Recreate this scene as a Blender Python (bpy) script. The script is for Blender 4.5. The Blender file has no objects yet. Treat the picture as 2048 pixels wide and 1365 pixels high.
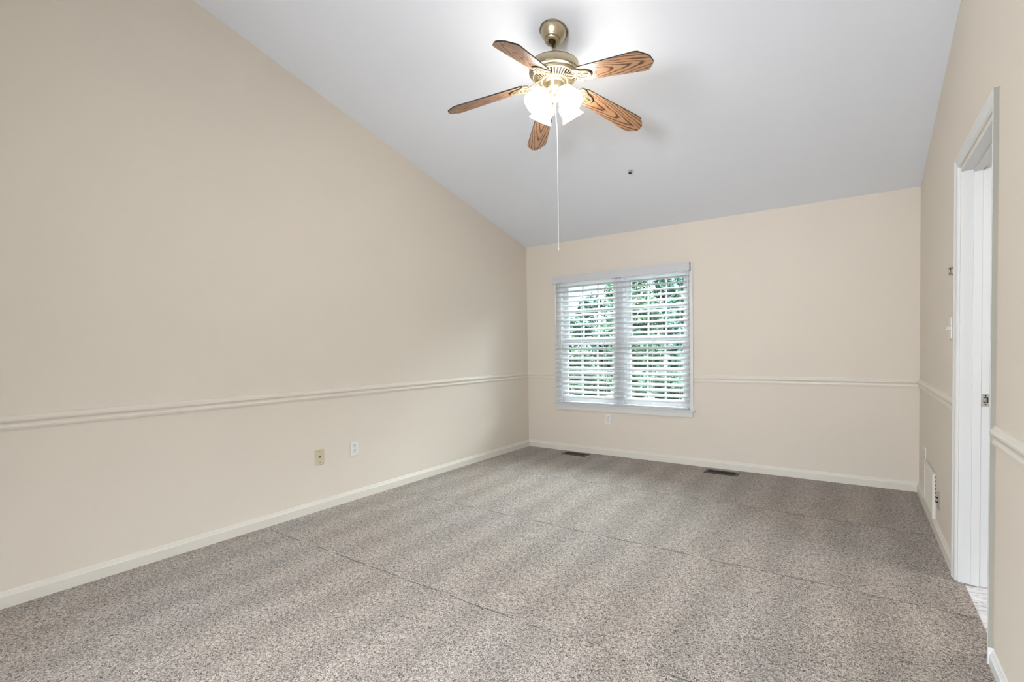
import bpy, bmesh, math, random
from mathutils import Vector, Matrix

# ---------------------------------------------------------------- camera, world, light, exposure
S = bpy.context.scene
COL = S.collection
W, ZC, M = 3.8563, 2.4617, 0.2594        # room width, eave height at far wall, ceiling rise per metre
YB = -6.2                                # back wall
RAIL_Z, BASE_H = 0.848, 0.0803

cam = bpy.data.cameras.new('camera'); co = bpy.data.objects.new('camera', cam); COL.objects.link(co)
yaw, pit, rol, fpx = .5736, -.0261, -.0140, 958.15
F = Vector((-math.sin(yaw)*math.cos(pit), math.cos(yaw)*math.cos(pit), math.sin(pit)))
R = Vector((math.cos(yaw), math.sin(yaw), 0)); U = R.cross(F)
R2 = R*math.cos(rol)+U*math.sin(rol); U2 = -R*math.sin(rol)+U*math.cos(rol)
m = Matrix((( R2.x, U2.x, -F.x), (R2.y, U2.y, -F.y), (R2.z, U2.z, -F.z))).to_4x4()
m.translation = Vector((3.4209, -4.8782, 1.2))
co.matrix_world = m
cam.sensor_width = 36; cam.lens = fpx/2048*36
cam.shift_x = -68.14/2048; cam.shift_y = 41.99/2048
cam.clip_start = .02; cam.clip_end = 400
S.camera = co

S.view_settings.view_transform = 'Standard'; S.view_settings.look = 'None'
S.view_settings.gamma = 1; S.view_settings.exposure = 0.68
S.view_settings.use_curve_mapping = False

SKY = 5.5
wd = bpy.data.worlds.new('world'); S.world = wd; wd.use_nodes = True
nt = wd.node_tree; nt.nodes.clear()
wo = nt.nodes.new('ShaderNodeOutputWorld'); bg = nt.nodes.new('ShaderNodeBackground')
tc = nt.nodes.new('ShaderNodeTexCoord'); sx = nt.nodes.new('ShaderNodeSeparateXYZ')
cr = nt.nodes.new('ShaderNodeValToRGB')
cr.color_ramp.elements[0].position = 0.1; cr.color_ramp.elements[0].color = (.74, .84, 1, 1)
cr.color_ramp.elements[1].position = .45; cr.color_ramp.elements[1].color = (.86, .93, 1, 1)
nt.links.new(tc.outputs['Generated'], sx.inputs[0]); nt.links.new(sx.outputs[2], cr.inputs[0])
nt.links.new(cr.outputs[0], bg.inputs[0]); mr_ = nt.nodes.new('ShaderNodeMapRange'); mr_.inputs[1].default_value = .17; mr_.inputs[2].default_value = .55; mr_.inputs[3].default_value = .95; mr_.inputs[4].default_value = SKY*5.4
nt.links.new(sx.outputs[2], mr_.inputs[0]); nt.links.new(mr_.outputs[0], bg.inputs[1])
nt.links.new(bg.outputs[0], wo.inputs[0])

def area(name, loc, rot, sx_, sy_, power, color=(1, 1, 1), spread=180):
    l = bpy.data.lights.new(name, 'AREA'); l.shape = 'RECTANGLE'; l.size = sx_; l.size_y = sy_
    l.energy = power; l.color = color; l.spread = math.radians(spread)
    o = bpy.data.objects.new(name, l); COL.objects.link(o); o.location = loc; o.rotation_euler = rot
    return o
PI = math.pi
# added fill light outside a made-up opening in the unseen back wall, and the bathroom's ceiling lamp
area('back_fill_light', (2.5, YB-.16, 1.5), (PI/2, 0, 0), 1.15, 1.15, 46, (.86, .93, 1.0), 118)
area('bathroom_lamp', (W+1.1, -2.0, 2.36), (0, 0, 0), .5, .5, 13, (1, .98, .95))

# ---------------------------------------------------------------- helpers
def tag(o, label=None, cat=None, group=None, kind=None):
    if label: o['label'] = label
    if cat: o['category'] = cat
    if group: o['group'] = group
    if kind: o['kind'] = kind
    return o
def thing(name, label, cat, loc=(0, 0, 0), rot=(0, 0, 0), group=None, kind=None):
    o = bpy.data.objects.new(name, None); COL.objects.link(o); o.empty_display_size = .05
    o.location = loc; o.rotation_euler = rot
    return tag(o, label, cat, group, kind)
class MB:
    def __init__(s): s.v = []; s.f = []; s.mi = []; s.cur = 0; s.sm = []
    def add(s, vs, fs, smooth=False):
        b = len(s.v); s.v += [tuple(v) for v in vs]
        for f in fs: s.f.append([b+i for i in f]); s.mi.append(s.cur); s.sm.append(smooth)
    def box(s, x0, x1, y0, y1, z0, z1, T=None):
        vs = [Vector((x, y, z)) for z in (z0, z1) for y in (y0, y1) for x in (x0, x1)]
        if T: vs = [T @ v for v in vs]
        s.add(vs, [(0, 2, 3, 1), (4, 5, 7, 6), (0, 1, 5, 4), (2, 6, 7, 3), (0, 4, 6, 2), (1, 3, 7, 5)])
    def bbox(s, x0, x1, y0, y1, z0, z1, b, T=None):   # chamfered box, chamfer b
        bm = bmesh.new(); bmesh.ops.create_cube(bm, size=1)
        for v in bm.verts: v.co = Vector(((x0+x1)/2+v.co.x*(x1-x0), (y0+y1)/2+v.co.y*(y1-y0), (z0+z1)/2+v.co.z*(z1-z0)))
        bmesh.ops.bevel(bm, geom=bm.edges[:], offset=b, segments=2, affect='EDGES', profile=.6)
        bm.verts.index_update()
        vs = [T @ v.co if T else v.co for v in bm.verts]
        s.add(vs, [[v.index for v in f.verts] for f in bm.faces]); bm.free()
    def prism(s, pts, A, B, T=None):     # pts 2D list -> A(p), B(p) give 3D ends
        n = len(pts); va = [Vector(A(p)) for p in pts]; vb = [Vector(B(p)) for p in pts]
        if T: va = [T @ v for v in va]; vb = [T @ v for v in vb]
        s.add(va+vb, [list(range(n))[::-1], list(range(n, 2*n))]+[(i, (i+1) % n, n+(i+1) % n, n+i) for i in range(n)])
    def lathe(s, prof, T=None, n=40, smooth=True, cap=False):
        vs = []; fs = []
        for r, z in prof:
            for k in range(n):
                a = 2*PI*k/n; v = Vector((r*math.cos(a), r*math.sin(a), z)); vs.append(T @ v if T else v)
        for i in range(len(prof)-1):
            for k in range(n):
                k2 = (k+1) % n; fs.append((i*n+k, i*n+k2, (i+1)*n+k2, (i+1)*n+k))
        if cap:
            fs.append(tuple(range(n))[::-1]); fs.append(tuple((len(prof)-1)*n+k for k in range(n)))
        s.add(vs, fs, smooth)
    def tube(s, pts, r, n=10, T=None):
        pts = [Vector(p) for p in pts]; vs = []; fs = []
        rr = r if isinstance(r, (list, tuple)) else [r]*len(pts)
        up = Vector((0, 0, 1))
        for i, p in enumerate(pts):
            d = (pts[min(i+1, len(pts)-1)]-pts[max(i-1, 0)]).normalized()
            a = d.cross(up) if abs(d.dot(up)) < .95 else d.cross(Vector((1, 0, 0)))
            a.normalize(); b = d.cross(a)
            for k in range(n):
                t = 2*PI*k/n; v = p+(a*math.cos(t)+b*math.sin(t))*rr[i]; vs.append(T @ v if T else v)
        for i in range(len(pts)-1):
            for k in range(n): k2 = (k+1) % n; fs.append((i*n+k, i*n+k2, (i+1)*n+k2, (i+1)*n+k))
        fs.append(tuple(range(n))[::-1]); fs.append(tuple((len(pts)-1)*n+k for k in range(n)))
        s.add(vs, fs, True)
    def build(s, name, mats, parent=None, loc=None):
        me = bpy.data.meshes.new(name); me.from_pydata(s.v, [], s.f)
        for mt in (mats if isinstance(mats, (list, tuple)) else [mats]): me.materials.append(mt)
        for p, i, q in zip(me.polygons, s.mi, s.sm): p.material_index = i; p.use_smooth = q
        bm = bmesh.new(); bm.from_mesh(me); bmesh.ops.recalc_face_normals(bm, faces=bm.faces[:]); bm.to_mesh(me); bm.free()
        o = bpy.data.objects.new(name, me); COL.objects.link(o)
        if parent: o.parent = parent
        if loc: o.location = loc
        return o
def struct(name, mb, mats, label, cat, parent=None):
    o = mb.build(name, mats, parent)
    if not parent: tag(o, label, cat, kind='structure')
    return o

# ---------------------------------------------------------------- materials
def mat(name, col, rough=.5, metal=0, spec=.5, **kw):
    mt = bpy.data.materials.new(name); mt.use_nodes = True
    b = mt.node_tree.nodes['Principled BSDF']
    b.inputs['Base Color'].default_value = (*col, 1); b.inputs['Roughness'].default_value = rough
    b.inputs['Metallic'].default_value = metal; b.inputs['Specular IOR Level'].default_value = spec
    for k, v in kw.items(): b.inputs[k.replace('_', ' ')].default_value = v
    return mt
def N(mt, t): return mt.node_tree.nodes.new('ShaderNode'+t)
def L(mt, a, b): mt.node_tree.links.new(a, b)
def noisy(name, c1, c2, scale, rough=.5, bump=.1, bscale=None, detail=4, dist=.001, vec=(1, 1, 1), metal=0, spec=.5):
    mt = mat(name, c1, rough, metal, spec); b = mt.node_tree.nodes['Principled BSDF']
    tcn = N(mt, 'TexCoord'); mp = N(mt, 'Mapping'); mp.inputs['Scale'].default_value = vec
    L(mt, tcn.outputs['Object'], mp.inputs[0])
    n1 = N(mt, 'TexNoise'); n1.inputs['Scale'].default_value = scale; n1.inputs['Detail'].default_value = detail
    L(mt, mp.outputs[0], n1.inputs['Vector'])
    mx = N(mt, 'Mix'); mx.data_type = 'RGBA'; mx.inputs['A'].default_value = (*c1, 1); mx.inputs['B'].default_value = (*c2, 1)
    L(mt, n1.outputs[0], mx.inputs['Factor']); L(mt, mx.outputs['Result'], b.inputs['Base Color'])
    n2 = N(mt, 'TexNoise'); n2.inputs['Scale'].default_value = bscale or scale; n2.inputs['Detail'].default_value = 3
    L(mt, mp.outputs[0], n2.inputs['Vector'])
    bp = N(mt, 'Bump'); bp.inputs['Strength'].default_value = bump; bp.inputs['Distance'].default_value = dist
    L(mt, n2.outputs[0], bp.inputs['Height']); L(mt, bp.outputs[0], b.inputs['Normal'])
    return mt

WALL = noisy('cream_wall_paint', (.74, .667, .572), (.755, .682, .587), 1.3, .7, .12, 260, spec=.25)
CEIL = noisy('white_ceiling_paint', (.83, .852, .905), (.84, .862, .915), 1.2, .85, .12, 200, spec=.2)
RAILP = noisy('cream_rail_paint', (.75, .69, .60), (.76, .70, .61), 3, .4, .05, 90, spec=.45)
TRIM = noisy('cream_trim_paint', (.725, .68, .60), (.74, .695, .615), 3, .45, .05, 90, spec=.4)
WHITE = noisy('white_gloss_paint', (.735, .73, .71), (.755, .75, .73), 5, .35, .06, 60, spec=.45)
RAW = noisy('unpainted_caulked_edge', (.31, .295, .25), (.38, .365, .315), 9, .8, .3, 40, vec=(1, 1, .25))
CAULK = noisy('old_tan_caulk', (.42, .33, .24), (.55, .46, .36), 12, .8, .3, 40)
BLIND = mat('white_vinyl_slat', (.62, .62, .63), .4, Transmission_Weight=0.0)
VINYL = mat('white_vinyl_sash', (.80, .81, .83), .4)
PLASTIC = mat('white_plastic', (.80, .79, .75), .35)
ALMOND = mat('almond_plastic', (.60, .53, .37), .45)
DARK = mat('black_void', (.012, .011, .01), .7)
BRASS = noisy('antique_brass', (.50, .42, .28), (.58, .50, .36), 30, .36, .04, 60, metal=1, vec=(1, 1, .15))
BRASS2 = noisy('polished_antique_brass', (.42, .345, .22), (.48, .40, .27), 30, .42, .03, 60, metal=.75)
IRON = noisy('brass_blade_iron', (.26, .21, .13), (.34, .28, .18), 40, .5, .1, 80, metal=.45)
SEAM = mat('dark_antiqued_seam', (.055, .04, .025), .5, .5)
PEWTER = mat('dull_pewter', (.20, .19, .165), .5, .6)
DKMETAL = mat('dark_motor_metal', (.05, .05, .055), .4, .6)
CHROME = mat('nickel', (.62, .60, .57), .3, 1)
BROWN = noisy('brown_register_enamel', (.03, .024, .018), (.055, .043, .033), 40, .45, .1)
CORD = mat('white_cord', (.85, .85, .84), .5)
FOBWOOD = mat('light_wood_fob', (.55, .34, .19), .5)

def wood():
    mt = mat('oak_blade_laminate', (.4, .2, .1), .3, spec=.6); b = mt.node_tree.nodes['Principled BSDF']
    tcn = N(mt, 'TexCoord'); oi = N(mt, 'ObjectInfo')
    off = N(mt, 'Combine' if False else 'CombineXYZ')
    mu = N(mt, 'Math'); mu.operation = 'MULTIPLY'; mu.inputs[1].default_value = .35
    L(mt, oi.outputs['Random'], mu.inputs[0]); L(mt, mu.outputs[0], off.inputs[0]); 
    mu2 = N(mt, 'Math'); mu2.operation = 'MULTIPLY'; mu2.inputs[1].default_value = .03
    L(mt, oi.outputs['Random'], mu2.inputs[0]); L(mt, mu2.outputs[0], off.inputs[1])
    ad = N(mt, 'VectorMath'); ad.operation = 'ADD'; L(mt, tcn.outputs['Object'], ad.inputs[0]); L(mt, off.outputs[0], ad.inputs[1])
    sp = N(mt, 'SeparateXYZ'); L(mt, ad.outputs[0], sp.inputs[0])
    def ma(op, a, b=None, c=None):
        n = N(mt, 'Math'); n.operation = op
        for k_, v in enumerate((a, b, c)):
            if v is None: continue
            if isinstance(v, (int, float)): n.inputs[k_].default_value = v
            else: L(mt, v, n.inputs[k_])
        return n.outputs[0]
    mp = N(mt, 'Mapping'); mp.inputs['Scale'].default_value = (5, 22, 1); L(mt, ad.outputs[0], mp.inputs[0])
    nw = N(mt, 'TexNoise'); nw.inputs['Scale'].default_value = 1; nw.inputs['Detail'].default_value = 3; L(mt, mp.outputs[0], nw.inputs['Vector'])
    y0 = ma('SUBTRACT', sp.outputs[1], .012)
    rt = ma('SQRT', ma('ADD', ma('MULTIPLY', y0, y0), .0008))
    ph_ = ma('ADD', ma('MULTIPLY_ADD', sp.outputs[0], 58.0, ma('MULTIPLY', rt, 470.0)), ma('MULTIPLY', nw.outputs[0], 13.0))
    wvf = ma('MULTIPLY_ADD', ma('SINE', ph_), .5, .5)
    wvf = ma('POWER', wvf, .8)
    mp2 = N(mt, 'Mapping'); mp2.inputs['Scale'].default_value = (6, 130, 1); L(mt, ad.outputs[0], mp2.inputs[0])
    nz = N(mt, 'TexNoise'); nz.inputs['Scale'].default_value = 2; nz.inputs['Detail'].default_value = 4; L(mt, mp2.outputs[0], nz.inputs['Vector'])
    cr = N(mt, 'ValToRGB'); e = cr.color_ramp.elements
    e[0].position = .10; e[0].color = (.10, .042, .022, 1); e[1].position = .66; e[1].color = (.45, .255, .14, 1); kk = e.new(.3); kk.color = (.33, .165, .08, 1)
    mx0 = N(mt, 'Math'); mx0.operation = 'MULTIPLY_ADD'; mx0.inputs[1].default_value = .75; L(mt, nz.outputs[0], mx0.inputs[0])
    sb = N(mt, 'Math'); sb.operation = 'SUBTRACT'; sb.inputs[1].default_value = .38; L(mt, wvf, sb.inputs[0])
    L(mt, sb.outputs[0], mx0.inputs[2]); L(mt, mx0.outputs[0], cr.inputs[0])
    L(mt, cr.outputs[0], b.inputs['Base Color'])
    return mt
WOOD = wood()
EDGE = mat('dark_walnut_edge', (.02, .012, .009), .4)

def carpet():
    mt = mat('beige_cut_pile_carpet', (.35, .31, .28), .95, spec=.1); b = mt.node_tree.nodes['Principled BSDF']
    b.inputs['Sheen Weight'].default_value = .15
    tcn = N(mt, 'TexCoord'); P = tcn.outputs['Object']
    # tufts
    vo = N(mt, 'TexNoise'); vo.inputs['Scale'].default_value = 118; vo.inputs['Detail'].default_value = 3; vo.inputs['Roughness'].default_value = .65
    vo.inputs['Distortion'].default_value = 1.6
    L(mt, P, vo.inputs['Vector'])
    cr = N(mt, 'ValToRGB'); e = cr.color_ramp.elements
    e[0].position = .37; e[0].color = (.045, .034, .028, 1); e[1].position = .60; e[1].color = (.60, .545, .50, 1)
    k = e.new(.45); k.color = (.22, .19, .168, 1); k = e.new(.52); k.color = (.37, .33, .30, 1)
    L(mt, vo.outputs[0], cr.inputs[0])
    # warm and cool patches
    n2 = N(mt, 'TexNoise'); n2.inputs['Scale'].default_value = 1.1; n2.inputs['Detail'].default_value = 3; L(mt, P, n2.inputs['Vector'])
    c2 = N(mt, 'ValToRGB'); q = c2.color_ramp.elements; q[0].position = .38; q[0].color = (1.03, .965, .90, 1); q[1].position = .62; q[1].color = (1.0, .98, .955, 1)
    L(mt, n2.outputs[0], c2.inputs[0])
    # directional shading of vacuumed pile, put into the colour as strokes that run away from the camera, in rows between two seams
    sp = N(mt, 'SeparateXYZ'); L(mt, P, sp.inputs[0])
    n3 = N(mt, 'TexNoise'); n3.inputs['Scale'].default_value = 2.2; n3.inputs['Detail'].default_value = 2; L(mt, P, n3.inputs['Vector'])
    row = N(mt, 'Math'); row.operation = 'MULTIPLY'; row.inputs[1].default_value = 1/1.06; L(mt, sp.outputs[1], row.inputs[0])
    fl = N(mt, 'Math'); fl.operation = 'FLOOR'; L(mt, row.outputs[0], fl.inputs[0])
    ph = N(mt, 'Math'); ph.operation = 'MULTIPLY_ADD'; ph.inputs[1].default_value = 2.3; L(mt, fl.outputs[0], ph.inputs[0])
    dn = N(mt, 'Math'); dn.operation = 'MULTIPLY'; dn.inputs[1].default_value = 3.6; L(mt, n3.outputs[0], dn.inputs[0]); L(mt, dn.outputs[0], ph.inputs[2])
    xs = N(mt, 'Math'); xs.operation = 'MULTIPLY_ADD'; xs.inputs[1].default_value = 19.0; L(mt, sp.outputs[0], xs.inputs[0]); L(mt, ph.outputs[0], xs.inputs[2])
    sn = N(mt, 'Math'); sn.operation = 'SINE'; L(mt, xs.outputs[0], sn.inputs[0])
    mr = N(mt, 'MapRange'); mr.inputs[1].default_value = -.9; mr.inputs[2].default_value = .9; mr.inputs[3].default_value = .85; mr.inputs[4].default_value = 1.0
    L(mt, sn.outputs[0], mr.inputs[0])
    # thin broken lines where rows meet
    fr = N(mt, 'Math'); fr.operation = 'FRACT'
    wob = N(mt, 'TexNoise'); wob.inputs['Scale'].default_value = 5; L(mt, P, wob.inputs['Vector'])
    wa = N(mt, 'Math'); wa.operation = 'MULTIPLY_ADD'; wa.inputs[1].default_value = .035; L(mt, wob.outputs[0], wa.inputs[0]); L(mt, row.outputs[0], wa.inputs[2])
    L(mt, wa.outputs[0], fr.inputs[0])
    lt = N(mt, 'Math'); lt.operation = 'LESS_THAN'; lt.inputs[1].default_value = .0075; L(mt, fr.outputs[0], lt.inputs[0])
    gp = N(mt, 'TexNoise'); gp.inputs['Scale'].default_value = 9; L(mt, P, gp.inputs['Vector'])
    gt = N(mt, 'Math'); gt.operation = 'GREATER_THAN'; gt.inputs[1].default_value = .46; L(mt, gp.outputs[0], gt.inputs[0])
    ln_ = N(mt, 'Math'); ln_.operation = 'MULTIPLY'; L(mt, lt.outputs[0], ln_.inputs[0]); L(mt, gt.outputs[0], ln_.inputs[1])
    ym = N(mt, 'Math'); ym.operation = 'GREATER_THAN'; ym.inputs[1].default_value = -3.7; L(mt, sp.outputs[1], ym.inputs[0])
    l2_ = N(mt, 'Math'); l2_.operation = 'MULTIPLY'; L(mt, ln_.outputs[0], l2_.inputs[0]); L(mt, ym.outputs[0], l2_.inputs[1]); ln_ = l2_
    ls = N(mt, 'Math'); ls.operation = 'MULTIPLY_ADD'; ls.inputs[1].default_value = -.6; ls.inputs[2].default_value = 1; L(mt, ln_.outputs[0], ls.inputs[0])
    t = N(mt, 'Math'); t.operation = 'MULTIPLY'; L(mt, mr.outputs[0], t.inputs[0]); L(mt, ls.outputs[0], t.inputs[1])
    a = N(mt, 'VectorMath'); a.operation = 'MULTIPLY'; L(mt, cr.outputs[0], a.inputs[0]); L(mt, c2.outputs[0], a.inputs[1])
    a2 = N(mt, 'VectorMath'); a2.operation = 'SCALE'; L(mt, a.outputs[0], a2.inputs[0]); L(mt, t.outputs[0], a2.inputs['Scale'])
    L(mt, a2.outputs[0], b.inputs['Base Color'])
    bp = N(mt, 'Bump'); bp.inputs['Strength'].default_value = .6; bp.inputs['Distance'].default_value = .004
    L(mt, vo.outputs[0], bp.inputs['Height']); L(mt, bp.outputs[0], b.inputs['Normal'])
    return mt
CARPET = carpet()

def marble():
    mt = mat('white_marble_tile', (.8, .8, .8), .25); b = mt.node_tree.nodes['Principled BSDF']
    tcn = N(mt, 'TexCoord'); mp = N(mt, 'Mapping'); mp.inputs['Scale'].default_value = (1.6, 9, 1); mp.inputs['Rotation'].default_value = (0, 0, .25)
    L(mt, tcn.outputs['Object'], mp.inputs[0])
    n1 = N(mt, 'TexNoise'); n1.inputs['Scale'].default_value = 2.4; n1.inputs['Detail'].default_value = 6; n1.inputs['Distortion'].default_value = 1.2
    L(mt, mp.outputs[0], n1.inputs['Vector'])
    cr = N(mt, 'ValToRGB'); e = cr.color_ramp.elements
    e[0].position = .40; e[0].color = (.82, .80, .79, 1); e[1].position = .60; e[1].color = (.86, .85, .84, 1)
    k = e.new(.5); k.color = (.36, .34, .35, 1); k = e.new(.47); k.color = (.78, .76, .76, 1); k = e.new(.53); k.color = (.80, .78, .78, 1)
    L(mt, n1.outputs[0], cr.inputs[0]); L(mt, cr.outputs[0], b.inputs['Base Color'])
    return mt
MARBLE = marble()

def glass():
    mt = bpy.data.materials.new('window_glass'); mt.use_nodes = True; t = mt.node_tree; t.nodes.clear()
    o = N(mt, 'OutputMaterial'); tr = N(mt, 'BsdfTransparent'); gl = N(mt, 'BsdfGlossy'); mx = N(mt, 'MixShader'); fr = N(mt, 'Fresnel')
    tr.inputs[0].default_value = (.93, .97, .96, 1); gl.inputs['Roughness'].default_value = .02; fr.inputs[0].default_value = 1.3
    L(mt, fr.outputs[0], mx.inputs[0]); L(mt, tr.outputs[0], mx.inputs[1]); L(mt, gl.outputs[0], mx.inputs[2]); L(mt, mx.outputs[0], o.inputs[0])
    return mt
GLASS = glass()
def shade_mat():
    mt = bpy.data.materials.new('lit_frosted_glass'); mt.use_nodes = True; b = mt.node_tree.nodes['Principled BSDF']
    b.inputs['Base Color'].default_value = (.9, .88, .84, 1); b.inputs['Roughness'].default_value = .4
    b.inputs['Emission Color'].default_value = (1, .965, .90, 1); b.inputs['Emission Strength'].default_value = 12
    return mt
SHADE = shade_mat()
BULB = shade_mat(); BULB.name = 'lit_bulb'; BULB.node_tree.nodes['Principled BSDF'].inputs['Emission Strength'].default_value = 20

# ---------------------------------------------------------------- room shell
def cz(y): return ZC - M*y
mb = MB()
mb.add([(0, 0, 0), (W+.025, 0, 0), (W+.025, YB, 0), (0, YB, 0), (0, 0, -.03), (W+.025, 0, -.03), (W+.025, YB, -.03), (0, YB, -.03)],
       [(0, 3, 2, 1), (4, 5, 6, 7), (0, 1, 5, 4), (1, 2, 6, 5), (2, 3, 7, 6), (3, 0, 4, 7)])
struct('floor', mb, CARPET, 'beige flecked cut pile carpet with vacuum strokes and thin seams', 'floor')
mb = MB(); mb.box(W+.025, W+2.6, -3.4, -.9, -.03, -.004)
struct('floor_bathroom', mb, MARBLE, 'white grey-veined marble floor beyond the doorway', 'floor')
mb = MB()
a, b_, t = .2, YB-.2, .12
mb.prism([(a, cz(a)), (b_, cz(b_)), (b_, cz(b_)+t), (a, cz(a)+t)], lambda p: (-.15, p[0], p[1]), lambda p: (W+.15, p[0], p[1]))
struct('ceiling', mb, CEIL, 'white sloped ceiling rising from the window wall', 'ceiling')
mb = MB()
mb.prism([(.15, -.03), (YB, -.03), (YB, cz(YB)), (.15, cz(.15))], lambda p: (-.12, p[0], p[1]), lambda p: (0, p[0], p[1]))
struct('wall_left', mb, WALL, 'long cream wall on the left with chair rail', 'wall')
# far wall with window hole
HX0, HX1, HZ0, HZ1 = .475, 1.99, .55, 2.0
mb = MB()
for x0, x1, z0, z1 in ((0, HX0, -.03, ZC), (HX1, W, -.03, ZC), (HX0, HX1, -.03, HZ0), (HX0, HX1, HZ1, ZC)):
    mb.box(x0, x1, 0, .15, z0, z1)
struct('wall_far', mb, WALL, 'cream far wall with the double window', 'wall')
# right wall with doorway
DY0, DY1, DZ = -2.452, -1.752, 2.06
mb = MB()
for pts in ([(.15, -.03), (DY1, -.03), (DY1, cz(DY1)), (.15, cz(.15))], [(DY1, DZ), (DY0, DZ), (DY0, cz(DY0)), (DY1, cz(DY1))],
            [(DY0, -.03), (YB, -.03), (YB, cz(YB)), (DY0, cz(DY0))]):
    mb.prism(pts, lambda p: (W, p[0], p[1]), lambda p: (W+.12, p[0], p[1]))
struct('wall_right', mb, WALL, 'cream right wall with the doorway', 'wall')
# unseen back wall behind the camera; window opening added to let fill light in
mb = MB(); B0, B1, C0, C1 = 1.9, 3.1, .9, 2.1
for x0, x1, z0, z1 in ((0, B0, -.03, cz(YB)), (B1, W, -.03, cz(YB)), (B0, B1, -.03, C0), (B0, B1, C1, cz(YB))):
    mb.box(x0, x1, YB-.12, YB, z0, z1)
struct('wall_back', mb, WALL, 'cream back wall behind the camera with an added window opening', 'wall')
w2 = thing('added_back_window', 'unseen white framed window added in the back wall for fill light', 'window', (0, YB, 0), kind='structure')
mb = MB()
for x in (B0-.06, (B0+B1)/2-.04, B1-.02): mb.box(x, x+.08, -.1, .02, C0-.06, C1+.06)
for z in (C0-.06, C1-.02): mb.box(B0-.06, B1+.06, -.1, .02, z, z+.08)
mb.build('frame', WHITE, w2)
# bathroom shell
mb = MB(); mb.box(W+2.6, W+2.7, -3.5, -.8, -.03, 2.5); mb.box(W+.12, W+2.6, -.9, -.8, -.03, 2.5); mb.box(W+.12, W+2.6, -3.5, -3.4, -.03, 2.5)
struct('wall_bathroom', mb, WHITE, 'white walls of the bathroom beyond the doorway', 'wall')
mb = MB(); mb.box(W+.12, W+2.7, -3.5, -.8, 2.4, 2.5)
struct('ceiling_bathroom', mb, CEIL, 'white ceiling of the bathroom beyond the doorway', 'ceiling')

# chair rail profile (protrusion, height above rail bottom) and baseboard profile
RP = [(0, 0), (.006, 0), (.0065, .004), (.010, .0045), (.0105, .009), (.0125, .0095), (.013, .015), (.0105, .019), (.0095, .026), (.011, .033),
      (.016, .038), (.0195, .044), (.0195, .051), (.0165, .055), (.010, .060), (.007, .066), (.0065, .070), (0, .072)]
BP = [(0, 0), (.014, 0), (.014, .055), (.0125, .0575), (.0105, .059), (.0095, .064), (.007, .068), (.0055, .075), (.003, .0800), (0, .0803)]
def run(name, prof, kind, a, b, z, sc, mt, label, cat):
    mb = MB()
    p = [(q[0], q[1]*sc+z) for q in prof]
    if kind == 'left': mb.prism(p, lambda q: (q[0], a-q[0]*(a == 0), q[1]), lambda q: (q[0], b, q[1]))
    if kind == 'right': mb.prism(p, lambda q: (W-q[0], a-q[0]*(a == 0), q[1]), lambda q: (W-q[0], b, q[1]))
    if kind == 'far': mb.prism(p, lambda q: (a+q[0]*(a == 0), -q[0], q[1]), lambda q: (b-q[0]*(b == W), -q[0], q[1]))
    return struct(name, mb, mt, label, cat)
CAS = dict(fo=-1.690, fi=-1.745, no=-2.512, ni=-2.455)      # casing edges: far outer/inner, near outer/inner
run('trim_1', RP, 'left', 0, YB, RAIL_Z, 1, RAILP, 'cream chair rail along the left wall', 'chair rail')
run('trim_2', RP, 'far', 0, .42, RAIL_Z, 1, RAILP, 'short cream chair rail left of the window', 'chair rail')
run('trim_3', RP, 'far', 2.047, W, RAIL_Z, 1, RAILP, 'cream chair rail right of the window', 'chair rail')
run('trim_4', RP, 'right', 0, CAS['fo'], RAIL_Z, 1, RAILP, 'cream chair rail between the corner and the door casing', 'chair rail')
run('trim_5', RP, 'right', CAS['no'], YB, RAIL_Z-.028, 1.1, TRIM, 'near end of white chair rail on the right wall by the door casing', 'chair rail')
run('baseboard_left', BP, 'left', 0, YB, 0, 1, TRIM, 'cream baseboard along the left wall', 'baseboard')
run('baseboard_far', BP, 'far', 0, W, 0, 1, TRIM, 'cream baseboard below the window', 'baseboard')
run('baseboard_right_far', BP, 'right', 0, CAS['fo'], 0, 1, TRIM, 'baseboard between the corner and the door casing', 'baseboard')
run('baseboard_right_near', BP, 'right', CAS['no'], YB, -.01, .85, WHITE, 'baseboard at the near side of the doorway', 'baseboard')

# ---------------------------------------------------------------- doorway
d1 = thing('door_1', 'white cased doorway with latch plate in the right wall', 'doorway', (W, (DY0+DY1)/2, 0), kind='structure')
dy = (DY0+DY1)/2
CP = [(0, 0), (.017, 0), (.018, .003), (.018, .012), (.0155, .016), (.0155, .022), (.0135, .026), (.012, .033), (.012, .044), (.0105, .048), (.0105, .053), (.006, .0575), (0, .0575)]
# CP: (protrusion, distance from outer edge)
ZT = 2.128
wid = CAS['fo']-CAS['fi']; CPf = [(p, q*wid/.0575) for p, q in CP]
mb = MB()
mb.prism(CPf, lambda q: (-q[0], CAS['fo']-q[1]-dy, 0), lambda q: (-q[0], CAS['fo']-q[1]-dy, ZT-q[1]))
mb.build('side_casing', WHITE, d1)
mb = MB()
mb.prism(CPf, lambda q: (-q[0], CAS['fo']-q[1]-dy, ZT-q[1]), lambda q: (-q[0], CAS['no']+q[1]-dy, ZT-q[1]))
mb.build('head_casing', WHITE, d1)
mb = MB()
mb.prism(CPf, lambda q: (-q[0], CAS['no']+q[1]-dy, 0), lambda q: (-q[0], CAS['no']+q[1]-dy, ZT-q[1]))
mb.box(-.017, 0, CAS['no']-dy-.0006, CAS['no']-dy+.0002, .065, ZT-.001); mb.mi[-6:] = [1]*6
mb.box(-.0022, .0, CAS['no']-dy-.0016, CAS['no']-dy-.0004, .09, ZT-.004); mb.mi[-6:] = [2]*6
o = mb.build('side_casing', [WHITE, RAW, CAULK], d1); o['label'] = 'near side casing with unpainted grey outer edge'
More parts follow.
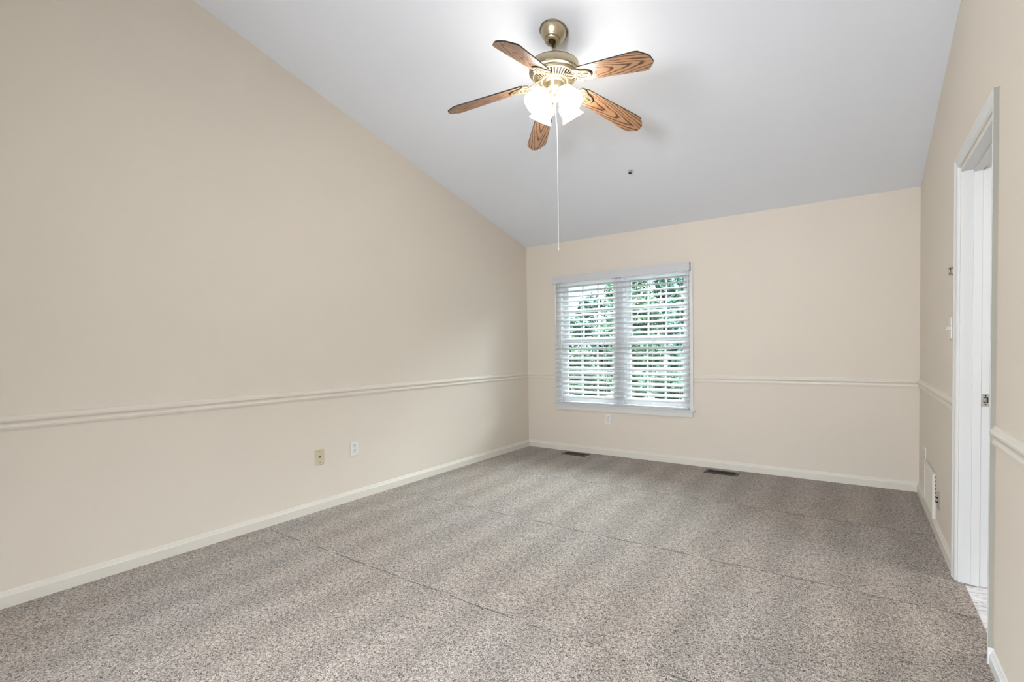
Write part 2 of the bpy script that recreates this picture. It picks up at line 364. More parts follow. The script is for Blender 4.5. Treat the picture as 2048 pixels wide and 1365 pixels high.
mb = MB(); mb.box(0, .12, DY1-dy-.008, DY1-dy, 0, DZ); mb.build('jamb', WHITE, d1)
mb = MB(); mb.box(0, .12, DY0-dy, DY0-dy+.008, 0, DZ); mb.build('jamb', WHITE, d1)
mb = MB(); mb.box(0, .12, DY0-dy+.008, DY1-dy-.008, DZ-.012, DZ); mb.build('head_jamb', WHITE, d1)
mb = MB()
mb.bbox(.047, .080, DY1-dy-.020, DY1-dy-.0078, 0, DZ-.024, .0015)
mb.bbox(.047, .080, DY0-dy+.0078, DY0-dy+.020, 0, DZ-.024, .0015)
mb.bbox(.047, .080, DY0-dy+.008, DY1-dy-.008, DZ-.024, DZ-.0118, .0015)
mb.build('door_stop', WHITE, d1)
yj = DY1-dy-.008
mb = MB(); mb.bbox(.082, .118, yj-.0018, yj-.0002, .892, .953, .0006)
sp = mb.build('strike_plate', CHROME, d1); sp['label'] = 'nickel latch plate with two screws'
mb = MB(); mb.bbox(.090, .108, yj-.0022, yj-.0017, .909, .936, .0002); mb.build('latch_hole', DARK, sp)
mb = MB()
mb.lathe([(.0, .0), (.006, .0), (.008, .003), (.008, .02)], Matrix.Translation((.0965, yj-.0024, .9125)), 16); mb.build('latch_bolt', CHROME, sp)
for z in (.901, .944):
    mb = MB(); mb.lathe([(0, .0006), (.0032, .0004), (.0038, 0)], Matrix.Translation((.098, yj-.0018, z)) @ Matrix.Rotation(PI/2, 4, 'X'), 14)
    mb.build('screw', DARK, sp)

# ---------------------------------------------------------------- far window
w1 = thing('window_1', 'white double window behind the blinds', 'window', (1.2325, 0, 1.27), kind='structure')
def wl(mb, nm, mt, par=w1):
    mb.v = [(v[0]-1.2325, v[1], v[2]-1.27) for v in mb.v]; return mb.build(nm, mt, par)
mb = MB()
mb.bbox(.42, .478, -.018, 0, .56, 2.05, .004); mb.bbox(1.987, 2.045, -.018, 0, .56, 2.05, .004); mb.bbox(.478, 1.987, -.018, 0, 1.99, 2.05, .004)
wl(mb, 'casing', WHITE)
mb = MB(); mb.bbox(.405, 2.062, -.046, .05, .548, .567, .005); wl(mb, 'sill', WHITE)
mb = MB(); mb.bbox(.425, 2.04, -.022, 0, .490, .548, .004); wl(mb, 'apron', WHITE)
mb = MB()
mb.box(HX0, HX0+.015, 0, .13, .565, HZ1); mb.box(HX1-.015, HX1, 0, .13, .565, HZ1); mb.box(HX0, HX1, 0, .13, HZ1-.015, HZ1); mb.box(HX0, HX1, .05, .13, HZ0, .585)
wl(mb, 'jamb_liner', WHITE)
XC = 1.2325
mb = MB(); mb.box(XC-.055, XC+.055, .0, .13, .567, HZ1-.015)
for s in (-1, 1): mb.box(XC+s*.03-.008, XC+s*.03+.008, -.008, .0, .567, HZ1-.015)
wl(mb, 'mullion', VINYL)
GY = .07
def sash(x0, x1, z0, z1, y, nm):
    st, rl = .046, .045
    mb = MB()
    for a_, b_, c_, d_ in ((x0, x0+st, z0, z1), (x1-st, x1, z0, z1), (x0+st, x1-st, z0, z0+rl), (x0+st, x1-st, z1-rl, z1)):
        mb.box(a_, b_, y-.017, y+.017, c_, d_)
    # inner bead line
    g = .008
    for a_, b_, c_, d_ in ((x0+st, x0+st+g, z0+rl, z1-rl), (x1-st-g, x1-st, z0+rl, z1-rl), (x0+st, x1-st, z0+rl, z0+rl+g), (x0+st, x1-st, z1-rl-g, z1-rl)):
        mb.box(a_, b_, y-.009, y+.009, c_, d_)
    o = wl(mb, nm, VINYL)
    ix0, ix1, iz0, iz1 = x0+st, x1-st, z0+rl, z1-rl
    mb = MB()
    for k in (1, 2):
        x = ix0+(ix1-ix0)*k/3; mb.box(x-.009, x+.009, y-.004, y+.006, iz0, iz1)
    zm = (iz0+iz1)/2; mb.box(ix0, ix1, y-.0045, y+.0065, zm-.009, zm+.009)
    g_ = wl(mb, 'muntin_grid', VINYL, o)
    mb = MB(); mb.box(ix0, ix1, y-.0015, y+.0015, iz0, iz1); p_ = wl(mb, 'pane', GLASS, o)
    return o
for x0, x1 in ((HX0+.015, XC-.055), (XC+.055, HX1-.015)):
    sash(x0, x1, 1.285, HZ1-.015, .100, 'upper_sash')
    sash(x0, x1, .585, 1.330, .062, 'lower_sash')
    mb = MB(); xm = (x0+x1)/2; mb.bbox(xm-.03, xm+.03, .035, .06, 1.330, 1.342, .003); wl(mb, 'sash_lock', VINYL)

# ---------------------------------------------------------------- blinds
bl = thing('venetian_blind', 'white wide-slat horizontal blind hanging over the double window', 'blind', (1.2325, -.05, 2.0))
def bw(mb, nm, mt): mb.v = [(v[0]-1.2325, v[1]+.05, v[2]-2.0) for v in mb.v]; return mb.build(nm, mt, bl)
mb = MB()
mb.bbox(.426, 2.03, -.083, -.072, 1.966, 2.052, .003)
for x0, x1 in ((.426, .436), (2.02, 2.03)): mb.bbox(x0, x1, -.082, -.0185, 1.966, 2.052, .003)
mb.box(.43, 2.026, -.0865, -.083, 2.038, 2.047); mb.box(.43, 2.026, -.0855, -.083, 1.971, 1.977)
bw(mb, 'valance', BLIND)
mb = MB(); mb.bbox(.44, 2.016, -.07, -.020, 1.985, 2.035, .002); bw(mb, 'headrail', BLIND)
mb = MB(); mb.bbox(1.175, 1.225, -.0885, -.068, 1.960, 1.9675, .001); o = bw(mb, 'valance_clip', CHROME)
NS = 24; SP = .0553; Z0 = 1.922; TILT = math.radians(25); SW = .0635
mb = MB(); zs = []
random.seed(4)
for i in range(NS):
    z = Z0-i*SP
    if i == NS-1: z += .004
    zs.append(z)
    tl = TILT+random.uniform(-.02, .02)
    T = Matrix.Translation((0, -.050, z)) @ Matrix.Rotation(tl, 4, 'X')
    pr = []
    for k in range(7): u = -1+k/3; pr.append((u*SW/2, .0035*(1-u*u)))
    pr = pr+[(a_, b_-.0028) for a_, b_ in pr[::-1]]
    dz = random.uniform(-.002, .002)
    mb.prism(pr, lambda q: (.442, q[0], q[1]), lambda q: (2.012, q[0], q[1]+dz), T)
bw(mb, 'slats', BLIND)
mb = MB(); mb.bbox(.442, 2.012, -.078, -.024, .573, .592, .003); bw(mb, 'bottom_rail', BLIND)
for x in (.535, .80, 1.08, 1.36, 1.64, 1.925):
    mb = MB()
    mb.box(x-.0012, x+.0012, -.0805, -.0790, .59, 1.99); mb.box(x-.0012, x+.0012, -.0215, -.0205, .59, 1.99)
    mb.box(x+.006, x+.0075, -.0805, -.0793, .59, 1.99)
    bw(mb, 'ladder_cord', CORD)
mb = MB(); mb.tube([(.466, -.088, 1.985), (.466, -.089, 1.7), (.468, -.089, 1.31)], .0042, 8); mb.tube([(.466, -.088, 1.955), (.466, -.088, 1.995)], .003, 8)
mb.lathe([(0, 0), (.006, .004), (.0065, .02), (.004, .03)], Matrix.Translation((.468, -.089, 1.285)), 12)
bw(mb, 'tilt_wand', CORD)
mb = MB()
for dx in (0, .008): mb.tube([(2.012+dx*.3, -.087, 1.98), (2.012+dx, -.087, 1.2), (2.010+dx, -.087, .72)], .0012, 6)
bw(mb, 'pull_cord', CORD)

# ---------------------------------------------------------------- electrical plates (built facing -y, local origin on the wall)
def duplex(name, label, loc, rz, group='white duplex outlets'):
    r = thing(name, label, 'outlet', loc, (0, 0, rz), group)
    mb = MB(); mb.bbox(-.035, .035, -.006, -.0003, -.0573, .0573, .003); mb.build('cover_plate', PLASTIC, r)
    for dz in (-.0195, .0195):
        mb = MB()
        pts = [(.0168*math.cos(a_), max(-.0132, min(.0132, .0168*math.sin(a_)))) for a_ in [2*PI*k/28 for k in range(28)]]
        mb.prism(pts, lambda q: (q[0], -.0058, q[1]+dz), lambda q: (q[0], -.0078, q[1]+dz))
        rc = mb.build('receptacle', PLASTIC, r)
        mb = MB()
        mb.box(-.0078, -.0052, -.0083, -.0077, dz+.0005, dz+.0095); mb.box(.0050, .0074, -.0083, -.0077, dz+.0015, dz+.0088)
        mb.lathe([(0, .0006), (.0032, .0006), (.0032, 0)], Matrix.Translation((0, -.0078, dz-.0068)) @ Matrix.Rotation(PI/2, 4, 'X'), 12)
        # dark gap round the receptacle
        for k in range(28):
            p, q = pts[k], pts[(k+1) % 28]
            mb.add([(p[0], -.0062, p[1]+dz), (q[0], -.0062, q[1]+dz), (q[0]*1.07, -.0062, q[1]*1.07+dz), (p[0]*1.07, -.0062, p[1]*1.07+dz)], [(0, 1, 2, 3)])
        mb.build('slots', DARK, rc)
    mb = MB(); mb.lathe([(0, .0014), (.0028, .001), (.0032, 0)], Matrix.Translation((0, -.006, 0)) @ Matrix.Rotation(PI/2, 4, 'X'), 12); mb.build('screw', CHROME, r)
    return r
duplex('wall_outlet', 'white duplex outlet below the window on the far wall', (1.088, 0, .4065), 0)
duplex('wall_outlet', 'white duplex outlet on the left wall beside the almond plate', (0, -2.474, .417), PI/2)
duplex('wall_outlet', 'white duplex outlet on the right wall nearest the far corner', (W, -.435, .385), -PI/2)
r = thing('telephone_jack', 'almond wall plate with one centre hole on the left wall', 'wall plate', (0, -2.776, .407), (0, 0, PI/2))
mb = MB(); mb.bbox(-.035, .035, -.006, -.0003, -.0573, .0573, .003); mb.build('cover_plate', ALMOND, r)
mb = MB(); mb.lathe([(.0062, 0), (.0072, .0018), (.0085, 0)], Matrix.Translation((0, -.006, 0)) @ Matrix.Rotation(PI/2, 4, 'X'), 20); mb.build('jack_rim', ALMOND, r)
mb = MB(); mb.lathe([(0, .0012), (.0062, .0008), (.0064, 0)], Matrix.Translation((0, -.006, 0)) @ Matrix.Rotation(PI/2, 4, 'X'), 16); mb.build('jack_hole', DARK, r)
for z in (-.041, .041):
    mb = MB(); mb.lathe([(0, .001), (.0026, .0008), (.003, 0)], Matrix.Translation((0, -.006, z)) @ Matrix.Rotation(PI/2, 4, 'X'), 12); mb.build('screw', DKMETAL, r)
# cable plate with two black connectors
r = thing('cable_plate', 'grey wall plate with two black connectors beside the air return grille', 'wall plate', (W, -1.105, .238), (0, 0, -PI/2))
mb = MB(); mb.bbox(-.035, .035, -.006, -.0003, -.0573, .0573, .002); mb.build('cover_plate', CHROME, r)
for z in (.012, -.016):
    mb = MB(); mb.lathe([(.006, 0), (.006, .004), (.0042, .004), (.0042, .010), (0, .0105)], Matrix.Translation((0, -.006, z)) @ Matrix.Rotation(PI/2, 4, 'X'), 16)
    mb.build('connector', DARK, r)
for z in (-.045, .045):
    mb = MB(); mb.lathe([(0, .0018), (.003, .001), (.0035, 0)], Matrix.Translation((0, -.006, z)) @ Matrix.Rotation(PI/2, 4, 'X'), 12); mb.build('screw', DKMETAL, r)
# two-gang toggle switch
r = thing('light_switch', 'white toggle switch plate at the edge of the door casing', 'light switch', (W, -1.51, 1.285), (0, 0, -PI/2))
mb = MB(); mb.bbox(-.035, .035, -.006, -.0003, -.0573, .0573, .003); mb.build('cover_plate', PLASTIC, r)
for dx, an in ((-.011, .5), (.011, -.5)):
    mb = MB(); T = Matrix.Translation((dx, -.006, 0)) @ Matrix.Rotation(an, 4, 'X')
    mb.bbox(-.0035, .0035, -.018, .001, -.004, .004, .001, T); mb.build('toggle', CHROME, r)
# small hook
r = thing('wall_hook', 'small dark metal fitting on the right wall above the light switch', 'hook', (W, -1.585, 1.583), (0, 0, -PI/2))
mb = MB(); mb.bbox(-.012, .012, -.004, -.0003, -.021, .021, .001); mb.build('back_plate', CHROME, r)
for z in (-.017, .017):
    mb = MB(); mb.bbox(-.009, .009, -.022, -.0035, z-.0035, z+.0035, .001); mb.build('bracket', PEWTER, r)
mb = MB(); mb.tube([(0, -.018, -.016), (0, -.018, .016)], .005, 12); mb.build('barrel', CHROME, r)

# return air grille on the right wall (local: x right seen from the room, y out = -y)
gy0, gy1, gz0, gz1 = -.985, -.535, .075, .372
r = thing('return_air_grille', 'cream return air grille low on the right wall beside the baseboard', 'vent', (W, (gy0+gy1)/2, gz0), (0, 0, -PI/2))
gw, gh, gd = gy1-gy0, gz1-gz0, .021
mb = MB()
for x0, x1, z0, z1 in ((-gw/2, -gw/2+.028, 0, gh), (gw/2-.028, gw/2, 0, gh), (-gw/2+.028, gw/2-.028, 0, .028), (-gw/2+.028, gw/2-.028, gh-.028, gh)):
    mb.bbox(x0, x1, -gd, -.004, z0, z1, .003)
mb.build('frame', TRIM, r)
mb = MB(); mb.box(-gw/2+.004, gw/2-.004, -.0045, -.0008, .004, gh-.004); mb.build('filter_backing', TRIM, r)
mb = MB(); n = 22
for k in range(n):
    z = .034+(gh-.068)*k/(n-1); T = Matrix.Translation((0, -.011, z)) @ Matrix.Rotation(math.radians(38), 4, 'X')
    mb.box(-gw/2+.028, gw/2-.028, -.009, .007, -.0008, .0008, T)
mb.build('louvers', TRIM, r)
mb = MB()
for k in range(7):
    z = .115+k*.025
    mb.box(gw/2-.001, gw/2+.0012, -.0042, -.0006, z, z+.015)
mb.build('shadow_gap_slots', DARK, r)

# ---------------------------------------------------------------- floor registers
def register(label, loc, light):
    r = thing('floor_register', label, 'floor vent', loc, (0, 0, 0), 'brown floor registers in front of the far baseboard')
    l_, w_ = .152, .066
    mb = MB()
    for x0, x1, y0, y1 in ((-l_, -l_+.026, -w_, w_), (l_-.026, l_, -w_, w_), (-l_+.026, l_-.026, -w_, -w_+.018), (-l_+.026, l_-.026, w_-.018, w_)):
        mb.bbox(x0, x1, y0, y1, .0002, .007, .0015)
    mb.build('frame', BROWN, r)
    mb = MB(); mb.box(-l_+.02, l_-.02, -w_+.014, w_-.014, .0004, .0012); mb.build('duct_opening', DARK, r)
    mb = MB(); n = 17
    for k in range(n):
        x = -l_+.036+(2*l_-.072)*k/(n-1); T = Matrix.Translation((x, 0, .0045)) @ Matrix.Rotation(math.radians(28 if light else -28), 4, 'Y')
        mb.box(-.0011, .0011, -w_+.018, w_-.018, -.0028, .0022, T)
    mb.build('fins', BROWN, r)
    return r
register('dark brown floor vent near the far left corner below the window', (.742, -.139, 0), 0)
register('dark brown floor vent with clear fins right of the window', (2.352, -.172, 0), 1)

# ---------------------------------------------------------------- sprinkler
n_ = Vector((0, M, 1)).normalized()
sx_, sy_ = 1.802, -1.006
T0 = Matrix.Translation((sx_, sy_, cz(sy_))) @ Vector((0, 0, 1)).rotation_difference(n_).to_matrix().to_4x4()
r = thing('fire_sprinkler', 'small chrome fire sprinkler head on the sloped ceiling', 'sprinkler'); r.matrix_world = T0
mb = MB(); mb.lathe([(0, -.001), (.0, -.006), (.014, -.007), (.026, -.005), (.030, -.0004)], None, 28); mb.build('escutcheon', WHITE, r)
mb = MB(); mb.lathe([(.0, -.006), (.009, -.007), (.009, -.016), (.0, -.017)], None, 20); mb.build('body', CHROME, r)
mb = MB()
for s in (-1, 1): mb.tube([(s*.008, 0, -.015), (s*.012, 0, -.022), (s*.004, 0, -.030)], .0016, 6)
mb.build('frame_arms', CHROME, r)
mb = MB(); mb.lathe([(0, -.029), (.014, -.030), (.0145, -.0315), (0, -.0315)], None, 24); mb.build('deflector', DKMETAL, r)

# ---------------------------------------------------------------- ceiling fan
FX, FY = 1.919, -2.418
fan = thing('ceiling_fan', 'antique brass ceiling fan with five oak blades and four lit shades', 'ceiling fan', (FX, FY, 2.70))
def fl_(mb, nm, mt, par=fan, dz=2.70): mb.v = [(v[0], v[1], v[2]-dz) for v in mb.v]; return mb.build(nm, mt, par)
# canopy (perpendicular to the sloped ceiling)
CZ = cz(FY)
Tc = Matrix.Translation((0, 0, CZ-2.70)) @ Vector((0, 0, 1)).rotation_difference(n_).to_matrix().to_4x4()
mb = MB(); mb.lathe([(0, -.0005), (.074, -.0005), (.081, -.006), (.082, -.015), (.077, -.019), (.0775, -.023), (.073, -.034), (.062, -.050), (.050, -.062), (.043, -.067), (.042, -.069), (.045, -.070), (.0455, -.074), (.043, -.077),
                     (.041, -.079), (.036, -.084), (.026, -.086), (.019, -.082), (.018, -.060)], Tc, 48)
mb.cur = 1
for r_, z_ in ((.0825, -.0155), (.0775, -.0205), (.0445, -.0685), (.0455, -.0755)):
    mb.lathe([(r_-.001, z_+.0009), (r_+.0007, z_), (r_-.001, z_-.0009)], Tc, 48)
mb.build('canopy', [BRASS, SEAM], fan)
mb = MB(); mb.lathe([(0, -.100), (.010, -.094), (.017, -.082), (.018, -.07)], Tc, 24); mb.build('hanger_ball', DARK, fan)
mb = MB(); mb.tube([(0, -.004, CZ-.08), (0, 0, 2.895)], .0135, 18); mb.lathe([(.0, 2.915), (.019, 2.914), (.020, 2.91), (.020, 2.900), (.028, 2.896), (.030, 2.890)], None, 24)
fl_(mb, 'downrod', BRASS)
mb = MB(); mb.lathe([(.0, 2.892), (.03, 2.891), (.10, 2.888), (.134, 2.884), (.144, 2.879), (.149, 2.870), (.149, 2.835), (.146, 2.829), (.140, 2.827), (.134, 2.823), (.128, 2.815)], None, 56)
mb.cur = 1
for r_, z_ in ((.1445, 2.8790), (.1492, 2.834), (.1345, 2.8235)):
    mb.lathe([(r_-.001, z_+.0010), (r_+.0009, z_), (r_-.001, z_-.0010)], None, 56)
fl_(mb, 'motor_housing', [BRASS, SEAM])
mb = MB(); mb.lathe([(.132, 2.818), (.126, 2.812), (.072, 2.786), (.0, 2.786)], None, 48); mo = fl_(mb, 'vent_ring', DKMETAL)
mb = MB()
for k in range(40):
    a_ = 2*PI*k/40; Tr = Matrix.Rotation(a_, 4, 'Z')
    mb.prism([(-.0028, 0), (.0028, 0), (.0028, .004), (-.0028, .004)], lambda q: (.080, q[0]*.75, 2.7875-q[1]), lambda q: (.124, q[0]*1.3, 2.8085-q[1]), Tr)
mb.lathe([(.120, 2.813), (.124, 2.804), (.131, 2.808), (.133, 2.819)], None, 48); mb.lathe([(.084, 2.792), (.082, 2.783), (.074, 2.780), (.07, 2.786)], None, 48)
o = fl_(mb, 'vent_ribs', BRASS2, mo)
o.location = (0, 0, 0)
mb = MB(); mb.lathe([(.070, 2.790), (.070, 2.777), (.056, 2.773), (.054, 2.770), (.054, 2.742), (.051, 2.737), (.045, 2.733), (.032, 2.728), (.030, 2.716), (.022, 2.708), (.012, 2.704), (0, 2.704)], None, 44)
fl_(mb, 'switch_housing', BRASS)
mb = MB(); mb.lathe([(0, 2.705), (.012, 2.703), (.018, 2.694), (.020, 2.684), (.016, 2.673), (.008, 2.666), (.006, 2.660), (.008, 2.655), (.005, 2.648), (0, 2.645)], None, 28)
fl_(mb, 'light_kit_finial', BRASS2)

# blades: local x runs outward, droop and pitch as in the photograph
PH = 3.600; DROOP = math.atan(.150/.6476); PITCH = math.radians(-13)
def blade_mesh():
    mb = MB(); r0, r1 = .195, .668; hw0, hw1 = .054, .071
    pts = [(r0, -hw0+.012), (r0+.012, -hw0), (r1-.075, -hw1), (r1-.05, -hw1+.004), (r1-.012, -hw1+.036), (r1-.003, -hw1+.047), (r1, -.012), (r1, .012), (r1-.003, hw1-.047), (r1-.012, hw1-.036), (r1-.05, hw1-.004), (r1-.075, hw1), (r0+.012, hw0), (r0, hw0-.012)]
    h = .0035; n = len(pts)
    mb.add([(p[0], p[1], -h) for p in pts]+[(p[0], p[1], h) for p in pts], [list(range(n))[::-1], list(range(n, 2*n))])
    mb.cur = 1
    mb.add([(p[0], p[1], -h) for p in pts]+[(p[0], p[1], h) for p in pts], [(i, (i+1) % n, n+(i+1) % n, n+i) for i in range(n)])
    return mb
def iron_mesh():
    mb = MB()
    # leaf plate under the blade: trefoil outline with a hole-like raised scroll work
    out = []
    for k in range(60):
        a_ = 2*PI*k/60
        rad = .040*(1+.28*math.cos(3*a_))+.006*math.cos(a_)
        out.append((.205+rad*1.30*math.cos(a_), rad*1.12*math.sin(a_)))
    mb.prism(out, lambda q: (q[0], q[1], -.0040), lambda q: (q[0], q[1], -.0080))
    ring = [(p[0]*.94+.205*.06, p[1]*.92, -.0090) for p in out]; ring.append(ring[0]); mb.tube(ring, .0036, 8)
    rim = [(p[0]*1.03-.205*.03, p[1]*1.035, -.0062) for p in out]; rim.append(rim[0]); n0 = len(mb.f); mb.cur = 1; mb.tube(rim, .0026, 8); mb.cur = 0
    for s in (-1, 1):      # scrolls
        pts = []
        for k in range(26):
            t_ = k/25; an = t_*3.6*PI/2; rr = .018*(1-.72*t_)
            pts.append((.205+.004+rr*math.cos(an)*1.1, s*(.016+rr*math.sin(an)*.8), -.0100))
        mb.tube(pts, .003, 8)
        mb.tube([(.165, s*.004, -.009), (.182, s*.014, -.011), (.200, s*.030, -.010), (.214, s*.034, -.010)], .003, 8)
    mb.tube([(.215, 0, -.009), (.24, 0, -.011), (.256, 0, -.009)], [.005, .0045, .003], 8)
    mb.lathe([(0, -.016), (.006, -.014), (.008, -.009)], Matrix.Translation((.205, 0, 0)), 16)
    # arm to the motor
    for s in (-1, 1):
        mb.tube([(.072, s*.012, .012), (.10, s*.018, .006), (.13, s*.014, -.004), (.155, s*.006, -.008), (.175, s*.004, -.008)], [.006, .006, .0055, .005, .005], 10)
    mb.bbox(.058, .082, -.02, .02, .006, .016, .002)
    return mb
bmesh0 = None
for i in range(5):
    a_ = PH+i*2*PI/5
    Tb = Matrix.Translation((0, 0, 2.803-2.70)) @ Matrix.Rotation(a_, 4, 'Z') @ Matrix.Rotation(DROOP, 4, 'Y') @ Matrix.Rotation(PITCH, 4, 'X')
    if i == 0:
        b0 = blade_mesh().build('blade', [WOOD, EDGE], fan); i0 = iron_mesh().build('blade_iron', [IRON, SEAM], fan)
        bb, ii = b0, i0
    else:
        bb = b0.copy(); COL.objects.link(bb); bb.parent = fan; ii = i0.copy(); COL.objects.link(ii); ii.parent = fan
    bb.matrix_basis = Tb
    ii.matrix_basis = Matrix.Translation((0, 0, 2.803-2.70)) @ Matrix.Rotation(a_, 4, 'Z') @ Matrix.Rotation(DROOP, 4, 'Y') @ Matrix.Rotation(PITCH*.9, 4, 'X')

# shades
TILTS = math.radians(37)
def shade_profile():
    o_ = [(.022, 0), (.027, -.003), (.033, -.010), (.045, -.022), (.055, -.038), (.0585, -.055), (.0575, -.070), (.0555, -.082), (.057, -.094), (.063, -.106), (.0725, -.117)]
    return o_+[(.0700, -.1165), (.0605, -.1045), (.0545, -.093), (.053, -.082), (.0550, -.070), (.056, -.055), (.0525, -.039), (.0425, -.024), (.031, -.0125), (.021, -.004)]
first = None
for deg in (-19.1, 70.9, 160.9, 250.9):
    a_ = math.radians(deg)
    Ts = Matrix.Rotation(a_, 4, 'Z') @ Matrix.Translation((.073, 0, 2.704-2.70)) @ Matrix.Rotation(-TILTS, 4, 'Y')
    if first is None:
        mb = MB(); mb.lathe(shade_profile(), None, 44); s_ = mb.build('lamp_shade', SHADE, fan)
        mb = MB(); mb.lathe([(.0, .016), (.016, .015), (.019, .008), (.026, .002), (.0265, -.006), (.024, -.006), (.0, -.004)], None, 28)
        mb.tube([(-.050, 0, -.012), (-.036, 0, .016), (-.012, 0, .026), (0, 0, .014)], [.006, .0055, .0055, .007], 10)
        f_ = mb.build('shade_fitter', BRASS2, fan)
        mb = MB(); mb.lathe([(0, -.088), (.012, -.084), (.018, -.072), (.018, -.058), (.013, -.040), (.010, -.020), (.010, -.006)], None, 20); g_ = mb.build('bulb', BULB, s_)
        first = (s_, f_, g_); cur = first
    else:
        s2 = first[0].copy(); f2 = first[1].copy(); g2 = first[2].copy()
        for q in (s2, f2, g2): COL.objects.link(q)
        s2.parent = fan; f2.parent = fan; g2.parent = s2; cur = (s2, f2, g2)
    cur[0].matrix_basis = Ts; cur[1].matrix_basis = Ts
# chains
mb = MB(); px, py = .0145, -.030
mb.tube([(.012, -.052, 2.752-2.70), (px+.005, -.054, 2.72-2.70), (.010, -.052, 2.690-2.70), (.0155, -.030, 2.664-2.70)], .0014, 6)
mb.tube([(.0155, -.030, 2.664-2.70), (.021, -.012, 2.50-2.70), (.021, -.012, 1.80-2.70)], .0021, 8)
mb.lathe([(0, -.012), (.0035, -.008), (.003, 0), (0, .003)], Matrix.Translation((.021, -.012, 1.80-2.70)), 10)
mb.build('pull_cord', CORD, fan)
mb = MB()
for k in range(12): mb.lathe([(0, .0022), (.0018, 0), (0, -.0022)], Matrix.Translation((-.022, -.050, 2.765-2.70-k*.0056)), 8)
mb.build('bead_chain', DARK, fan)
mb = MB()
mb.tube([(-.012, .004, 2.66-2.70), (-.012, .004, 2.640-2.70)], .0012, 6)
mb.lathe([(0, .003), (.006, .001), (.0085, -.006), (.0075, -.016), (.004, -.034), (.0025, -.046), (0, -.048)], Matrix.Translation((-.012, .004, 2.640-2.70)), 18)
mb.build('chain_fob', FOBWOOD, fan)

# ---------------------------------------------------------------- outside
GR = noisy('lawn_grass', (.022, .038, .021), (.036, .054, .03), .8, .9, .2, 6)
ROADM = noisy('grey_asphalt', (.042, .044, .05), (.052, .054, .06), 1.5, .9, .1, 20)
BARK = noisy('tree_bark', (.10, .08, .065), (.18, .15, .12), 4, .9, .5, 12, vec=(1, 1, .2))
def leafm(name, c1, c2):
    mt = mat(name, c1, .55, spec=.3); b = mt.node_tree.nodes['Principled BSDF']
    g = N(mt, 'NewGeometry'); mx = N(mt, 'Mix'); mx.data_type = 'RGBA'; mx.inputs['A'].default_value = (*c1, 1); mx.inputs['B'].default_value = (*c2, 1)
    L(mt, g.outputs['Random Per Island'], mx.inputs['Factor']); L(mt, mx.outputs['Result'], b.inputs['Base Color'])
    return mt
LV = [leafm('teal_green_leaves', (.010, .034, .024), (.052, .108, .078)), leafm('mid_green_leaves', (.012, .036, .019), (.066, .122, .068)), leafm('pale_green_leaves', (.026, .055, .033), (.090, .14, .092))]
mb = MB(); mb.box(-60, 40, 3, 140, -3.2, -3.0)
tag(mb.build('lawn', GR), 'green lawn outside the window', 'lawn', kind='structure')
mb = MB(); mb.prism([(-60, 44), (30, 40), (30, 44), (-60, 50)], lambda q: (q[0], q[1], -3.0), lambda q: (q[0], q[1], -2.96))
tag(mb.build('street', ROADM), 'grey street crossing the lawn outside the window', 'street', kind='structure')
def tree(s, y, top, rad, li, label, bottom=-2.4, n=3600, ls=.17, seed=0):
    random.seed(seed); x = 3.42+s*(y+4.88)
    r = thing('leafy_tree', label, 'tree', (x, y, -3.0), (0, 0, 0), 'trees outside the window')
    mb = MB(); h = top+3.0
    mb.tube([(0, 0, -.05), (.05, 0, h*.3), (-.06, .05, h*.6), (0, 0, h*.85)], [.2, .15, .09, .03], 10)
    tips = []
    for k in range(14):
        a_ = random.uniform(0, 2*PI); z0 = h*random.uniform(.25, .7); e = Vector((math.cos(a_)*rad*.75, math.sin(a_)*rad*.75, min(h*.92, z0+rad*random.uniform(.2, .9))))
        mb.tube([(0, 0, z0), (e.x*.5, e.y*.5, z0+(e.z-z0)*.6), tuple(e)], [.07, .045, .015], 6); tips.append(e)
    mb.build('trunk', BARK, r)
    mb = MB(); cl = []
    zc_, hz = (h+bottom+3.0)/2, (h-bottom-3.0)/2
    for k in range(70):
        while True:
            v = Vector((random.uniform(-1, 1), random.uniform(-1, 1), random.uniform(-1, 1)))
            if .3 < v.length < 1: break
        cl.append((Vector((v.x*rad, v.y*rad, zc_+v.z*hz)), random.uniform(.25, .5)*rad*.62))
    vs = []; fs = []
    for k in range(n):
        c, rr = random.choice(cl)
        v = Vector((random.gauss(0, 1), random.gauss(0, 1), random.gauss(0, .8))).normalized()*rr*random.uniform(.5, 1)
        p = c+v; u = Vector((random.gauss(0, 1), random.gauss(0, 1), random.gauss(0, .6))).normalized(); w = u.cross(Vector((random.gauss(0, 1), random.gauss(0, 1), random.gauss(0, 1)))).normalized()
        q = ls*random.uniform(.6, 1.3); b = len(vs)
        vs += [p-u*q, p+w*q*.45, p+u*q, p-w*q*.45]; fs.append((b, b+1, b+2, b+3))
    mb.add(vs, fs); mb.build('foliage', LV[li], r)
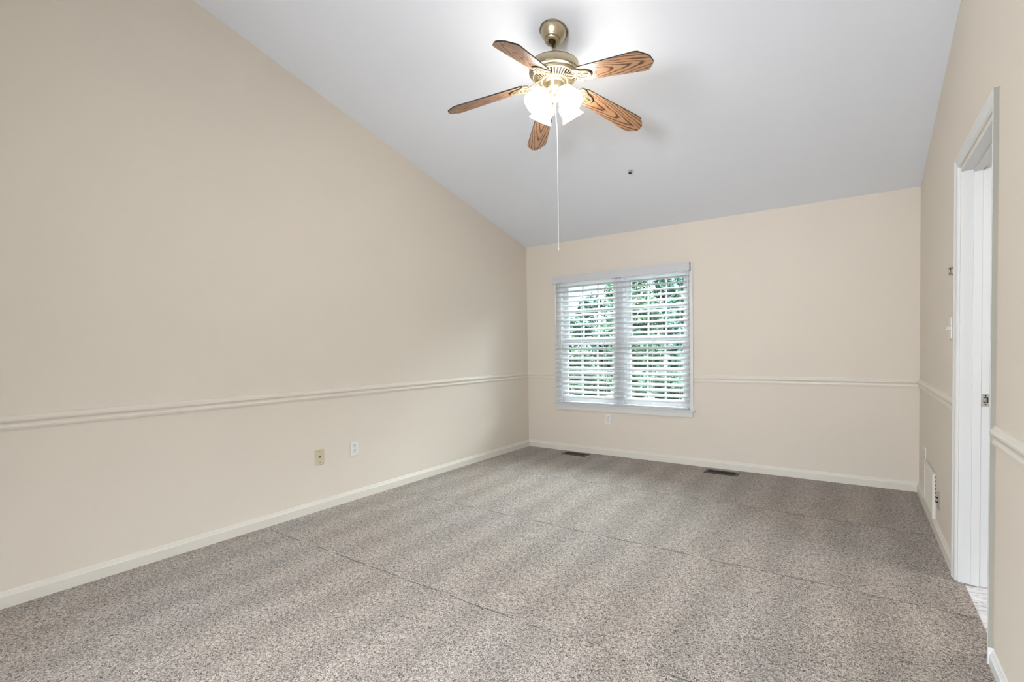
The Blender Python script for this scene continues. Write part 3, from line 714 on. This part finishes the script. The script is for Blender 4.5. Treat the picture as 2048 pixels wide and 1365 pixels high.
TR = [(-.585, 25, 1.9, 2.1, 2, 'small pale tree low at the left edge of the window view'),
      (-.42, 25, 7.6, 2.0, 1, 'bright green tree in the near row behind the window mullion'),
      (-.25, 25, 8.2, 2.0, 0, 'teal green tree in the near row at the right edge of the window view'),
      (-.50, 37, 7.2, 2.4, 0, 'teal green tree across the street seen through the left sash'),
      (-.35, 37, 10.0, 2.6, 0, 'tall dense teal tree across the street seen through the right sash'),
      (-.635, 37, 2.4, 1.9, 1, 'low mid green tree across the street at the far left'),
      (-.555, 47, 5.6, 3.2, 1, 'mid green tree in the back row behind the left sash'),
      (-.42, 47, 11.0, 3.2, 2, 'large pale tree in the back row behind the window mullion'),
      (-.285, 47, 12.0, 3.2, 1, 'tallest mid green tree in the back row at the right')]
def shrub(s, y, top, rad, li, label, seed):
    random.seed(seed); x = 3.42+s*(y+4.88)
    r = thing('round_shrub', label, 'shrub', (x, y, -3.0), (0, 0, 0), 'low shrubs along the lawn')
    mb = MB()
    for k in range(7):
        a_ = k*.9; mb.tube([(0, 0, -.02), (.3*math.cos(a_), .3*math.sin(a_), (top+3)*.45), (rad*.6*math.cos(a_), rad*.6*math.sin(a_), (top+3)*.8)], [.05, .035, .01], 6)
    mb.build('stems', BARK, r)
    vs = []; fs = []
    for k in range(4200):
        v = Vector((random.gauss(0, 1), random.gauss(0, 1), random.gauss(0, 1))).normalized()*random.uniform(.72, 1.0)
        p = Vector((v.x*rad, v.y*rad, (top+3)*(.5+.5*v.z)+.04)); u = Vector((random.gauss(0, 1), random.gauss(0, 1), random.gauss(0, .6))).normalized()
        w = u.cross(Vector((random.gauss(0, 1), random.gauss(0, 1), random.gauss(0, 1)))).normalized(); q = .15*random.uniform(.6, 1.3); b = len(vs)
        vs += [p-u*q, p+w*q*.5, p+u*q, p-w*q*.5]; fs.append((b, b+1, b+2, b+3))
    mb = MB(); mb.add(vs, fs); mb.build('foliage', LV[li], r)
for i, t_ in enumerate([(-.60, 30, -.55, 1.35, 2, 'pale round shrub at the left edge below the small pale tree'),
        (-.51, 30, -.35, 1.4, 1, 'mid green round shrub low behind the left sash'),
        (-.42, 30, -.6, 1.35, 0, 'teal round shrub low behind the window mullion'),
        (-.335, 30, -.3, 1.4, 1, 'mid green round shrub low behind the right sash'),
        (-.25, 30, -.5, 1.35, 0, 'teal round shrub low at the right edge of the window view')]): shrub(*t_, seed=50+i)
for i, t_ in enumerate(TR): tree(*t_, seed=i+3, n=9000, ls=.19 if t_[1] < 30 else .28)
